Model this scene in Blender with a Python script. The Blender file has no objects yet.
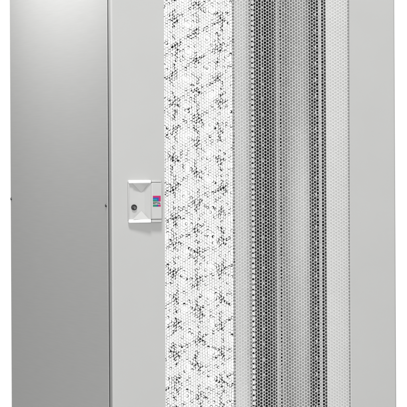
import bpy, bmesh, math, random
from mathutils import Vector, noise
random.seed(7)
sc = bpy.context.scene
C = sc.collection

# ------------------------------------------------------------------ materials
def mat(name, col, rough=.45, metal=0.0, spec=.5, var=.03, nscale=60, bump=0.0, bscale=900, streak=None):
    m = bpy.data.materials.new(name); m.use_nodes = True
    nt = m.node_tree; b = nt.nodes['Principled BSDF']
    b.inputs['Roughness'].default_value = rough
    b.inputs['Metallic'].default_value = metal
    b.inputs['Specular IOR Level'].default_value = spec
    tc = nt.nodes.new('ShaderNodeTexCoord')
    mp = nt.nodes.new('ShaderNodeMapping')
    if streak: mp.inputs['Scale'].default_value = streak
    nt.links.new(tc.outputs['Object'], mp.inputs['Vector'])
    n = nt.nodes.new('ShaderNodeTexNoise'); n.inputs['Scale'].default_value = nscale
    n.inputs['Detail'].default_value = 5
    nt.links.new(mp.outputs['Vector'], n.inputs['Vector'])
    r = nt.nodes.new('ShaderNodeValToRGB')
    r.color_ramp.elements[0].position = .3; r.color_ramp.elements[1].position = .7
    r.color_ramp.elements[0].color = tuple(c * (1 - var) for c in col) + (1,)
    r.color_ramp.elements[1].color = tuple(min(1, c * (1 + var)) for c in col) + (1,)
    nt.links.new(n.outputs['Fac'], r.inputs['Fac'])
    nt.links.new(r.outputs['Color'], b.inputs['Base Color'])
    if bump:
        n2 = nt.nodes.new('ShaderNodeTexNoise'); n2.inputs['Scale'].default_value = bscale
        n2.inputs['Detail'].default_value = 2
        nt.links.new(tc.outputs['Object'], n2.inputs['Vector'])
        bp = nt.nodes.new('ShaderNodeBump'); bp.inputs['Strength'].default_value = bump
        bp.inputs['Distance'].default_value = .0004
        nt.links.new(n2.outputs['Fac'], bp.inputs['Height'])
        nt.links.new(bp.outputs['Normal'], b.inputs['Normal'])
    return m

M = {
 'door':    mat('door_paint', (.340, .340, .334), .5, spec=.35, var=.012, nscale=8, bump=.18, bscale=1400),
 'side':    mat('side_panel_paint', (.43, .43, .423), .55, spec=.15, var=.028, nscale=300, bump=.28, bscale=1100, streak=(1, .03, 1)),
 'mesh':    mat('perforated_sheet_paint', (.52, .52, .515), .45, spec=.3, var=.03, nscale=30),
 'rearmesh':mat('rear_sheet_shade', (.03, .03, .03), .6, spec=.2, var=.2, nscale=40),  # near-black stands for the sheet's unlit inner side
 'inner':   mat('inner_light_sheet', (.95, .95, .94), .5, spec=.3, var=.02, nscale=9),
 'wall':    mat('inner_wall_sheet', (.57, .57, .56), .5, spec=.3, var=.03, nscale=9),
 'rail':    mat('rail_steel_shaded', (.022, .022, .022), .5, spec=.4, var=.2, nscale=40),  # shade on the rear rails put into the near-black colour
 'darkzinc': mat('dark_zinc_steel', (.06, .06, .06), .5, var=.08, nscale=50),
 'zinc':    mat('zinc_steel', (.5, .5, .5), .45, spec=.5, var=.08, nscale=50),
 'black':   mat('hole_shade_black', (.006, .006, .006), .8, spec=.1, var=.1),  # for plates that stand in for shade inside holes
 'gasket':  mat('gasket_gap_shade', (.09, .09, .09), .8, spec=.1, var=.1),
 'white':   mat('handle_lip_highlight', (.62, .62, .62), .35, spec=.5, var=.01),  # lips made lighter: their highlight is put into the colour
 'handle':  mat('handle_grey_plastic', (.37, .37, .364), .42, spec=.4, var=.01, bump=.1, bscale=1500),
 'lock':    mat('lock_black_metal', (.012, .012, .012), .35, spec=.5, var=.2, nscale=400),
 'lockpin': mat('lock_pin_steel', (.25, .25, .25), .4, metal=.6, var=.1, nscale=400),
 'magenta': mat('badge_magenta', (.36, .003, .09), .4, var=.04, nscale=300),
 'blue':    mat('badge_blue', (.015, .05, .24), .4, var=.04, nscale=300),
 'teal':    mat('badge_teal', (.0, .18, .30), .4, var=.04, nscale=300),
 'green':   mat('badge_green', (.004, .16, .09), .4, var=.04, nscale=300),
 'ink':     mat('badge_dark_ink', (.05, .05, .05), .5, var=.05, nscale=300),
 'floor':   mat('grey_studio_floor', (.42, .42, .42), .7, var=.03, nscale=3),
}

# ------------------------------------------------------------------ helpers
def obj(name, bm, mats, parent=None, smooth=False, recalc=True):
    if recalc: bmesh.ops.recalc_face_normals(bm, faces=bm.faces)
    me = bpy.data.meshes.new(name); bm.to_mesh(me); bm.free()
    for m in (mats if isinstance(mats, (list, tuple)) else [mats]): me.materials.append(M[m])
    if smooth:
        for p in me.polygons: p.use_smooth = True
    o = bpy.data.objects.new(name, me); C.objects.link(o)
    if parent: o.parent = parent
    return o

def box(bm, x0, x1, y0, y1, z0, z1, bev=0, seg=2, mi=0):
    vs = [bm.verts.new((x, y, z)) for x in (x0, x1) for y in (y0, y1) for z in (z0, z1)]
    idx = [(0,1,3,2), (4,6,7,5), (0,4,5,1), (2,3,7,6), (0,2,6,4), (1,5,7,3)]
    fs = [bm.faces.new([vs[i] for i in q]) for q in idx]
    for f in fs: f.material_index = mi
    if bev:
        es = list({e for f in fs for e in f.edges})
        r = bmesh.ops.bevel(bm, geom=es, offset=bev, segments=seg, affect='EDGES', profile=.5)
        for f in r['faces']: f.material_index = mi; f.smooth = True
    return fs

def frame_ring(x0, x1, z0, z1, hx0, hx1, hz0, hz1, y0, y1, bo, bi, rim=None):
    """a door leaf: a slab with one rectangular opening, outer and inner front edges rounded"""
    bm = bmesh.new()
    O = [(x0,z0),(x1,z0),(x1,z1),(x0,z1)]; I = [(hx0,hz0),(hx1,hz0),(hx1,hz1),(hx0,hz1)]
    of = [bm.verts.new((x,y0,z)) for x,z in O]; ob = [bm.verts.new((x,y1,z)) for x,z in O]
    jf = [bm.verts.new((x,y0,z)) for x,z in I]; jb = [bm.verts.new((x,y1,z)) for x,z in I]
    for k in range(4):
        n = (k+1) % 4
        bm.faces.new((of[k],of[n],jf[n],jf[k])); bm.faces.new((ob[n],ob[k],jb[k],jb[n]))
        bm.faces.new((of[n],of[k],ob[k],ob[n])); bm.faces.new((jf[k],jf[n],jb[n],jb[k]))
    bmesh.ops.recalc_face_normals(bm, faces=bm.faces)
    def edges(vs): return [e for e in bm.edges if e.verts[0] in vs and e.verts[1] in vs]
    oe = edges(set(of)) + [e for e in bm.edges if e.verts[0] in set(of+ob) and e.verts[1] in set(of+ob) and abs(e.verts[0].co.y-e.verts[1].co.y) > 1e-6]
    r = bmesh.ops.bevel(bm, geom=oe, offset=bo, segments=5, affect='EDGES', profile=.5)
    for f in r['faces']: f.smooth = True
    ie = [e for e in bm.edges if all(abs(v.co.y-y0) < 1e-6 and hx0-1e-6 <= v.co.x <= hx1+1e-6 and hz0-1e-6 <= v.co.z <= hz1+1e-6 for v in e.verts)
          and (abs(e.verts[0].co.x-e.verts[1].co.x) < 1e-6 or abs(e.verts[0].co.z-e.verts[1].co.z) < 1e-6)]
    r = bmesh.ops.bevel(bm, geom=ie, offset=bi, segments=3, affect='EDGES', profile=.5)
    for f in r['faces']: f.smooth = True
    if rim:
        a = .0008
        box(bm, x0+a, x0+.02, y1+.0002, rim, z0+a, z1-a); box(bm, x1-.02, x1-a, y1+.0002, rim, z0+a, z1-a)
        box(bm, x0+.0202, x1-.0202, y1+.0002, rim, z0+a, z0+.02); box(bm, x0+.0202, x1-.0202, y1+.0002, rim, z1-.02, z1-a)
    return bm

STAR = {}
def moire_chance(x, z, a):  # moire specks of the two sheets put into the hole shapes
    """how likely a hole of the rear sheet is half closed: ragged stars on a loose triangular lattice"""
    best = None; c = a*.866
    i0 = round(x/c)
    for i in (i0-1, i0, i0+1):
        off = a/2 if i % 2 else 0
        j0 = round((z-off)/a)
        for j in (j0-1, j0, j0+1):
            if (i, j) not in STAR:
                STAR[(i, j)] = (i*c+random.uniform(-.004, .004), j*a+off+random.uniform(-.005, .005), random.uniform(.75, 1.1), random.uniform(-.18, .18))
            sx_, sz_, st, rt = STAR[(i, j)]
            d = math.hypot(x-sx_, z-sz_)
            if best is None or d < best[0]: best = (d, math.atan2(z-sz_, x-sx_), st, rt)
    d, th, st, rt = best
    k = round((th+rt-math.pi/6)/(math.pi/3))*math.pi/3+math.pi/6       # nearest of six arms
    perp = d*abs(math.sin(th+rt-k))
    p = .62*math.exp(-(d/.0105)**2)
    if perp < .0042: p += .72*math.exp(-(d/.036)**2) + (.30 if abs(abs(math.sin(k))-1) < .01 else .16)
    return st*p

def hexmesh(name, x0, x1, z0, z1, y, pitch, open_, thick, m, parent, jit=0.0, wob=0.0, hole_var=0.0, round_=False, plug=0.0, stars=0.0):
    """perforated sheet: hexagonal or round holes in a honeycomb, with real hole walls"""
    cs = pitch * math.sqrt(3) / 2; R = pitch / math.sqrt(3)
    nx = int((x1-x0)/cs) + 1; nz = int((z1-z0)/pitch) + 1
    V = []; F = []
    n_ = 12 if round_ else 6
    A = [(math.cos(2*math.pi*k/n_), math.sin(2*math.pi*k/n_)) for k in range(n_)]
    if round_:
        O = [(R*a, R*b) if k % 2 == 0 else (pitch/2*a, pitch/2*b) for k, (a, b) in enumerate(A)]
    else: O = [(R*a, R*b) for a, b in A]
    r0 = pitch/2 if round_ else R
    for i in range(nx):
        for j in range(nz):
            cx = x0 + cs*.6 + i*cs; cz = z0 + pitch*.5 + j*pitch + (pitch/2 if i % 2 else 0)
            if cx > x1 or cz > z1: continue
            wx = wz = 0
            if wob:
                w = noise.noise_vector(Vector((cx*11, 0, cz*11))) + noise.noise_vector(Vector((cx*37, 5, cz*37)))*.5
                wx = w.x*wob; wz = w.z*wob
            o = len(V)
            r = r0 * open_ * (1 + random.uniform(-hole_var, hole_var))
            dx = wx+random.uniform(-jit, jit); dz = wz+random.uniform(-jit, jit)
            q = 1
            if random.random() < plug: q = random.uniform(.74, .93)
            elif stars and random.random() < moire_chance(cx, cz, stars): q = random.uniform(.50, .86)
            if q < 1:                              # a partly closed hole: its free part sits off centre
                t = random.uniform(0, 2*math.pi); e = (1-q)*r*.98; r *= q
                dx += e*math.cos(t); dz += e*math.sin(t)
            for (a, b) in O: V.append((cx+wx+a, y, cz+wz+b))
            for (a, b) in A: V.append((cx+dx+r*a, y, cz+dz+r*b))
            for (a, b) in A: V.append((cx+dx+r*a, y+thick, cz+dz+r*b))
            for k in range(n_):
                n = (k+1) % n_
                F.append((o+k, o+n, o+n_+n, o+n_+k))
                F.append((o+n_+k, o+n_+n, o+2*n_+n, o+2*n_+k))
    me = bpy.data.meshes.new(name); me.from_pydata(V, [], F); me.materials.append(M[m])
    o = bpy.data.objects.new(name, me); C.objects.link(o); o.parent = parent
    return o

def holed_plate(bm, x0, x1, y, th, z0, z1, cols, zs, hw, hh, mi=0):
    """flat plate in the x-z plane with rectangular holes at columns cols and heights zs"""
    xc = sorted({x0, x1, *[c-hw for c in cols], *[c+hw for c in cols]})
    zc = sorted({z0, z1, *[z-hh for z in zs], *[z+hh for z in zs]})
    for i in range(len(xc)-1):
        mx = (xc[i]+xc[i+1])/2
        incol = any(abs(mx-c) < hw for c in cols)
        if not incol:
            box(bm, xc[i], xc[i+1], y, y+th, z0, z1, mi=mi); continue
        for k in range(len(zc)-1):
            mz = (zc[k]+zc[k+1])/2
            if any(abs(mz-z) < hh for z in zs): continue
            box(bm, xc[i], xc[i+1], y, y+th, zc[k], zc[k+1], mi=mi)

def part(o, label): o['label'] = label

# ------------------------------------------------------------------ the cabinet
W, DEP, H = .80, 1.02, 2.0
ZB = .10                                        # plinth height
cab = bpy.data.objects.new('server_cabinet', None); C.objects.link(cab)
cab.location = (0, 0, 0)
cab['label'] = 'tall light grey network cabinet with perforated front door and left side panel'
cab['category'] = 'cabinet'

# front door: leaf with opening, then the perforated sheet in it
DX0, DX1 = .1462, .6680
leaf = obj('front_door', frame_ring(0, W, ZB+.01, H-.01, DX0, DX1, ZB+.10, H-.10, 0, .0100, .0045, .002, rim=.0235), 'door', cab)
front_sheet = hexmesh('perforated_sheet', DX0-.003, DX1+.002, ZB+.095, H-.095, .0040,   .00855, .865, .0010, 'mesh', leaf, jit=.00012, hole_var=.02)
# the folded return behind the door's free edge: dark seal set flush, its colour giving the gap's shade
bm = bmesh.new()
box(bm, .0006, .016, .0240, .0335, ZB+.02, H-.02); box(bm, W-.016, W-.0006, .0240, .0335, ZB+.02, H-.02)
box(bm, .016, W-.016, .0240, .0335, ZB+.02, ZB+.026); box(bm, .016, W-.016, .0240, .0335, H-.026, H-.02)
obj('door_seal', bm, 'gasket', cab)

# side panels with rounded vertical edges, and their small screws
def side(x0, x1, sgn):
    bm = bmesh.new(); box(bm, x0, x1, .034, DEP, ZB, H-.02, bev=.003, seg=3)
    p = obj('side_panel', bm, 'side', cab)
    xo = x0 if sgn < 0 else x1
    for (y, z) in ((.0480, 1.087), (1.008, 1.089)):
        for zz in (z, z-.82, z+.78):
            bm = bmesh.new()
            r = bmesh.ops.create_cone(bm, cap_ends=True, segments=16, radius1=.0044, radius2=.0038, depth=.003)
            for v in bm.verts: v.co = Vector((xo + sgn*(v.co.z*1.0+.0010), y+v.co.x, zz+v.co.y))
            # slot across the head
            box(bm, xo+sgn*.0025-.0004, xo+sgn*.0025+.0004, y-.003, y+.003, zz-.0006, zz+.0006)
            obj('screw', bm, 'lock', p)
    return p
side(0, .018, -1); side(W-.018, W, 1)

# rear door with its own perforated sheet
rear = obj('rear_door', frame_ring(.002, W-.002, ZB+.01, H-.01, .10, .6914, ZB+.10, H-.10, DEP-.02, DEP+.004, .002, .001), 'inner', cab)
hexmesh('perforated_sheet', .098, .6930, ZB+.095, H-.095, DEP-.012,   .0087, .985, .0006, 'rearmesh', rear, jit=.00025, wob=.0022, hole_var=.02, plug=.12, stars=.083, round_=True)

# frame posts, roof, plinth
def post(x0, x1, y0, y1):
    bm = bmesh.new(); box(bm, x0, x1, y0, y1, ZB, H-.03, bev=.002, seg=2)
    return obj('frame_post', bm, 'wall', cab)
post(.020, .060, .065, .115); post(W-.060, W-.020, .065, .115)
post(.020, .045, .90, .985); post(W-.045, W-.020, .90, .985)
bm = bmesh.new(); box(bm, .0, W, .036, DEP, H-.018, H, bev=.003)
obj('roof', bm, 'side', cab)
bm = bmesh.new(); box(bm, .006, W-.006, .02, DEP-.01, .0, ZB-.002, bev=.003)
obj('plinth', bm, 'side', cab)

# height-unit hole pattern (three per 44.45 mm unit)
U = .04445
def unit_zs(z0, z1):
    out = []; z = z0 + .02
    while z + U < z1:
        out += [z+.0064, z+.02228, z+.03815]; z += U
    return out
ZS = unit_zs(ZB+.02, H-.05)

def rail(x0, x1, y, cols, strip, edge_cols, marks, m='rail', name='mounting_rail'):
    bm = bmesh.new()
    holed_plate(bm, x0, x1, y, .002, ZB+.01, H-.04, cols, ZS, .0036, .0042, mi=0)
    box(bm, x0+.0005, x1-.0005, y+.02, y+.0215, ZB+.01, H-.04, mi=1)          # black web added behind the holes for their shade
    box(bm, x0, x0+.0015, y+.0021, y+.0199, ZB+.01, H-.04, mi=0)
    box(bm, x1-.0015, x1, y+.0021, y+.0199, ZB+.01, H-.04, mi=0)
    r = obj(name, bm, [m, 'black'], cab)
    bm = bmesh.new(); box(bm, strip[0], strip[1], y-.0012, y-.0002, ZB+.02, H-.05)
    obj('unit_strip', bm, 'zinc', r)
    if edge_cols:
        bm = bmesh.new()
        a, b = edge_cols
        zz = []; z = ZB+.02
        while z < H-.06: zz.append(z); z += .0153
        holed_plate(bm, a, b, y-.004, .0015, ZB+.01, H-.04, [(a+b)/2], zz, (b-a)/2*.97, .0028)
        box(bm, a-.0025, b+.0008, y-.0015, y-.0005, ZB+.01, H-.04, mi=1)  # black backing added as shade around the lugs
        e = obj('punched_edge', bm, ['inner', 'black'], r)
    if marks:
        k = 0; z = ZB+.02
        cx = cols[0]-.0085 if len(cols) == 1 else .6235
        while z + U < 1.72:
            if z > .48:
                bm = bmesh.new(); box(bm, cx-.0024, cx+.0024, y-.0010, y-.0002, z+.008, z+.015)
                obj('unit_mark', bm, 'zinc', r)
            z += U
    return r
# front pair
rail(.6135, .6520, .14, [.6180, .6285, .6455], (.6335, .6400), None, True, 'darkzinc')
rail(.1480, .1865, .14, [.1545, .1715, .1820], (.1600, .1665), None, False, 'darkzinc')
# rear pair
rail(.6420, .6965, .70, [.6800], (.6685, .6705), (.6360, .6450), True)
rail(.1035, .1580, .70, [.1200], (.1295, .1315), (.1590, .1690), False)

# baffle plates between the rails and the side walls, vertical bars on the walls, inner wall linings
for s in (0, 1):
    fx = (lambda x: x) if s == 0 else (lambda x: W-x)
    def bx(bm, x0, x1, *a, **k):
        p, q = sorted((fx(x0), fx(x1))); box(bm, p, q, *a, **k)
    bm = bmesh.new(); bx(bm, .6195 if s == 0 else .6500, .7780, .0500, .0515, ZB+.01, H-.04)
    obj('air_baffle', bm, 'wall', cab)
    bm = bmesh.new(); bx(bm, .6975, .7130, .7100, .7115, ZB+.01, H-.04)
    obj('air_baffle', bm, 'darkzinc', cab)  # dark plate added to darken the corner by the rear rail
    bm = bmesh.new(); bx(bm, .7790, .7815, .115, .895, ZB+.01, H-.04)
    obj('inner_wall', bm, 'wall', cab)
    # added curved panel, shaped to grade the wall from shade to light
    bm = bmesh.new(); r_ = .075; cx_, cy_ = .672+r_, .43+r_
    pts = [(cx_-r_*math.cos(t), cy_-r_*math.sin(t)) for t in [math.pi/2*k/16 for k in range(17)]]
    pts += [(.7780, cy_-r_), (.7780, cy_+.02), (cx_-r_, cy_+.02)]
    lo = [bm.verts.new((fx(x), y, ZB+.01)) for x, y in pts]; hi = [bm.verts.new((fx(x), y, H-.04)) for x, y in pts]
    for k in range(len(pts)):
        n = (k+1) % len(pts); f = bm.faces.new((lo[k], lo[n], hi[n], hi[k])); f.smooth = k < 16
    bm.faces.new(lo); bm.faces.new(hi)
    obj('added_shading_curve', bm, 'wall', cab)
    # punched vertical bar at the wall
    bm = bmesh.new()
    zz = [ZB+.03 + .0111*k for k in range(166)]
    a, b = sorted((fx(.7450), fx(.7770)))
    holed_plate(bm, a, b, .79, .0015, ZB+.01, H-.04, [a+(b-a)*.45], zz, .0028, .0035, mi=0)
    box(bm, a+.001, b-.001, .80, .802, ZB+.01, H-.04, mi=1)  # black backing added as shade in the holes
    obj('punched_bar', bm, ['wall', 'black'], cab)

# ------------------------------------------------------------------ handle
hx0, hxm, hx1 = .0440, .1045, .1337
hz0, hz1 = 1.0415, 1.1540
YF = -.018                                       # front of the handle
YR = -.0035                                       # recess floor
hb = bmesh.new()
box(hb, hx0+.0015, hxm-.003, YR, .003, hz0+.001, hz1-.001)                                           # recess floor block
box(hb, hxm, hx1, YF+.002, .003, hz0+.0095, hz1-.0075, bev=.0022, seg=3)                       # flat grip column
box(hb, hxm+.001, hx1-.0006, YF+.0035, .003, hz0+.001, hz0+.0088, bev=.0015, seg=2)            # its foot
box(hb, hxm+.001, hx1-.0006, YF+.0035, .003, hz1-.0068, hz1-.0005, bev=.0015, seg=2)           # its head
box(hb, hx0, hx0+.0035, YR-.0028, .003, hz0+.004, hz1-.004, bev=.0014, seg=3)                    # left wall
def tetra(bm, a, b, c, d):
    v = [bm.verts.new(p) for p in (a, b, c, d)]
    for t in ((0,1,2), (0,1,3), (1,2,3), (0,2,3)): bm.faces.new([v[i] for i in t])
xl, xr, xa = hx0+.0090, hxm-.006, hx0+.0360
zt, zb = hz1-.0085, hz0+.0095
tetra(hb, (xl, YF+.005, zt), (xr, YF+.005, zt), (xa, YR-.0003, zt-.024), (xa, YR+.002, zt))
tetra(hb, (xl, YF+.005, zb), (xr, YF+.005, zb), (xa, YR-.0003, zb+.022), (xa, YR+.002, zb))
def taper(bm):
    for v in bm.verts:
        if v.co.y < 0: v.co.y *= min(1, .45+.55*max(0, (v.co.x-hx0)/.014))
P = [(hxm-.0150, YR-.0002), (hxm-.0020, YF+.0030), (hxm-.0020, YR+.002), (hxm-.0150, YR+.002)]      # slope up to the grip
pl = [hb.verts.new((x, y, hz0+.0090)) for x, y in P]; ph = [hb.verts.new((x, y, hz1-.0085)) for x, y in P]
for k in range(4): hb.faces.new((pl[k], pl[(k+1)%4], ph[(k+1)%4], ph[k]))
hb.faces.new(pl); hb.faces.new(ph)
handle = obj('door_handle', hb, 'handle', cab)
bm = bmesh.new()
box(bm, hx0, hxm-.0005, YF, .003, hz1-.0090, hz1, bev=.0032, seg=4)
taper(bm); part(obj('handle_lip', bm, 'white', handle), 'upper lip of the handle with painted highlight')
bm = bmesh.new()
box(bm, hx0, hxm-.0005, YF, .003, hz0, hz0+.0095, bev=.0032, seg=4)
taper(bm); part(obj('handle_lip', bm, 'white', handle), 'lower lip of the handle with painted highlight')
bm = bmesh.new(); box(bm, hxm-.0022, hxm-.0002, YF+.0012, .002, hz0+.0100, hz1-.0095, bev=.0009, seg=3)
obj('handle_ridge', bm, 'handle', handle)
# lock cylinder
lx, lz = hx0+.0160, hz0+.0410
bm = bmesh.new()
bmesh.ops.create_cone(bm, cap_ends=True, segments=32, radius1=.0082, radius2=.0073, depth=.006)
for v in bm.verts: v.co = Vector((lx+v.co.x, YR-.001-v.co.z, lz+v.co.y))
bmesh.ops.recalc_face_normals(bm, faces=bm.faces)
for f in bm.faces: f.material_index = 0
n0 = len(bm.faces)
box(bm, lx-.0006, lx+.0012, YR-.0052, YR-.0030, lz-.0045, lz+.0030, mi=1)
box(bm, lx+.0028, lx+.0040, YR-.0050, YR-.0030, lz-.0040, lz+.0010, mi=1)
box(bm, lx-.0042, lx-.0030, YR-.0048, YR-.0030, lz-.0012, lz+.0028, mi=1)
obj('lock_cylinder', bm, ['lock', 'lockpin'], handle)
# maker's badge: nested colour corners, the name, a colour bar
bx0, bx1 = hx0+.0640, hx0+.0855
by = YF+.0018
bz1 = hz1-.0415
def plate(bm, x0, x1, z0, z1, k, mi): box(bm, x0, x1, by-.0002-.0002*k, by+.0003, z0, z1, mi=mi)
bm = bmesh.new()
plate(bm, bx0, bx1, bz1-.0148, bz1, 0, 0)
plate(bm, bx0, bx1-.0055, bz1-.0148, bz1-.0046, 1, 1)
plate(bm, bx0, bx1-.0100, bz1-.0148, bz1-.0080, 2, 2)
plate(bm, bx0, bx1-.0108, bz1-.0148, bz1-.0112, 3, 3)
zb0 = bz1-.0285
plate(bm, bx0, bx0+.0105, zb0, zb0+.0052, 0, 3)
plate(bm, bx0+.0106, bx0+.0150, zb0, zb0+.0052, 0, 1)
plate(bm, bx0+.0151, bx1, zb0, zb0+.0052, 0, 0)
obj('maker_badge', bm, ['magenta', 'blue', 'teal', 'green'], handle)
cu = bpy.data.curves.new('badge_lettering', 'FONT'); cu.body = 'RITTAL'; cu.size = 1; cu.extrude = .02; cu.offset = .065
tmp = bpy.data.objects.new('badge_lettering', cu); C.objects.link(tmp)
bpy.context.view_layer.update()
me = bpy.data.meshes.new_from_object(tmp.evaluated_get(bpy.context.evaluated_depsgraph_get()))
C.objects.unlink(tmp); bpy.data.objects.remove(tmp)
xs = [v.co.x for v in me.vertices]; ys = [v.co.y for v in me.vertices]
sx = (bx1-bx0-.0004)/(max(xs)-min(xs)); sy = .0050/(max(ys)-min(ys))
for v in me.vertices:
    x, y, z = v.co
    v.co = (bx0+.0002+(x-min(xs))*sx, by-.0002-z*.005, zb0+.0068+(y-min(ys))*sy)
me.materials.clear(); me.materials.append(M['ink'])
o = bpy.data.objects.new('badge_lettering', me); C.objects.link(o); o.parent = handle

# ------------------------------------------------------------------ floor it stands on
bm = bmesh.new()
bmesh.ops.create_circle(bm, cap_ends=True, segments=96, radius=4.0)
for v in bm.verts: v.co = Vector((v.co.x+.4, v.co.y+.3, -.001))
fl = obj('floor', bm, 'floor'); fl['kind'] = 'structure'

# ------------------------------------------------------------------ studio light
w = bpy.data.worlds.new('World'); sc.world = w; w.use_nodes = True
nt = w.node_tree; bg = nt.nodes['Background']
tc = nt.nodes.new('ShaderNodeTexCoord')
dp = nt.nodes.new('ShaderNodeVectorMath'); dp.operation = 'DOT_PRODUCT'
dp.inputs[1].default_value = (.32, .947, 0)
nt.links.new(tc.outputs['Generated'], dp.inputs[0])
rp = nt.nodes.new('ShaderNodeMapRange'); rp.interpolation_type = 'SMOOTHSTEP'
rp.inputs['From Min'].default_value = .93; rp.inputs['From Max'].default_value = .985
rp.inputs['To Min'].default_value = .30; rp.inputs['To Max'].default_value = 1.06
nt.links.new(dp.outputs['Value'], rp.inputs['Value'])
bg.inputs['Color'].default_value = (1, 1, .995, 1)
nt.links.new(rp.outputs['Result'], bg.inputs['Strength'])

def area(name, loc, target, size, size_y, power):
    l = bpy.data.lights.new(name, 'AREA'); l.shape = 'RECTANGLE'; l.size = size; l.size_y = size_y; l.energy = power
    o = bpy.data.objects.new(name, l); C.objects.link(o); o.location = loc
    o.rotation_euler = (Vector(target)-Vector(loc)).to_track_quat('-Z', 'Y').to_euler()
    return o
area('key_softbox', (-.8, -2.8, 6.3), (.35, 0, 1.15), 1.1, 1.1, 420)
area('front_softbox', (-4.5, -13.8, 2.15), (.4, 0, 1.1), 1.6, 1.6, 1750)
area('side_strip', (-.46, .46, 1.93), (0, .46, 1.88), 1.05, .25, 7.0)

# ------------------------------------------------------------------ camera
cam = bpy.data.cameras.new('camera'); co = bpy.data.objects.new('camera', cam); C.objects.link(co)
cam.sensor_width = 36; cam.lens = 264.96; cam.clip_end = 200; cam.clip_start = .1
cam.shift_y = -(203.5-143)/407
co.location = (-2.27304, -7.48535, 1.25)
from mathutils import Euler, Matrix
phi = .325585; roll = math.radians(-.28)
R = Euler((math.pi/2, 0, -phi)).to_matrix() @ Matrix.Rotation(roll, 3, 'Z')
co.rotation_euler = R.to_euler()
sc.camera = co
sc.view_settings.view_transform = 'Standard'; sc.view_settings.look = 'None'
sc.view_settings.exposure = 0; sc.view_settings.gamma = 1
sc.render.film_transparent = False
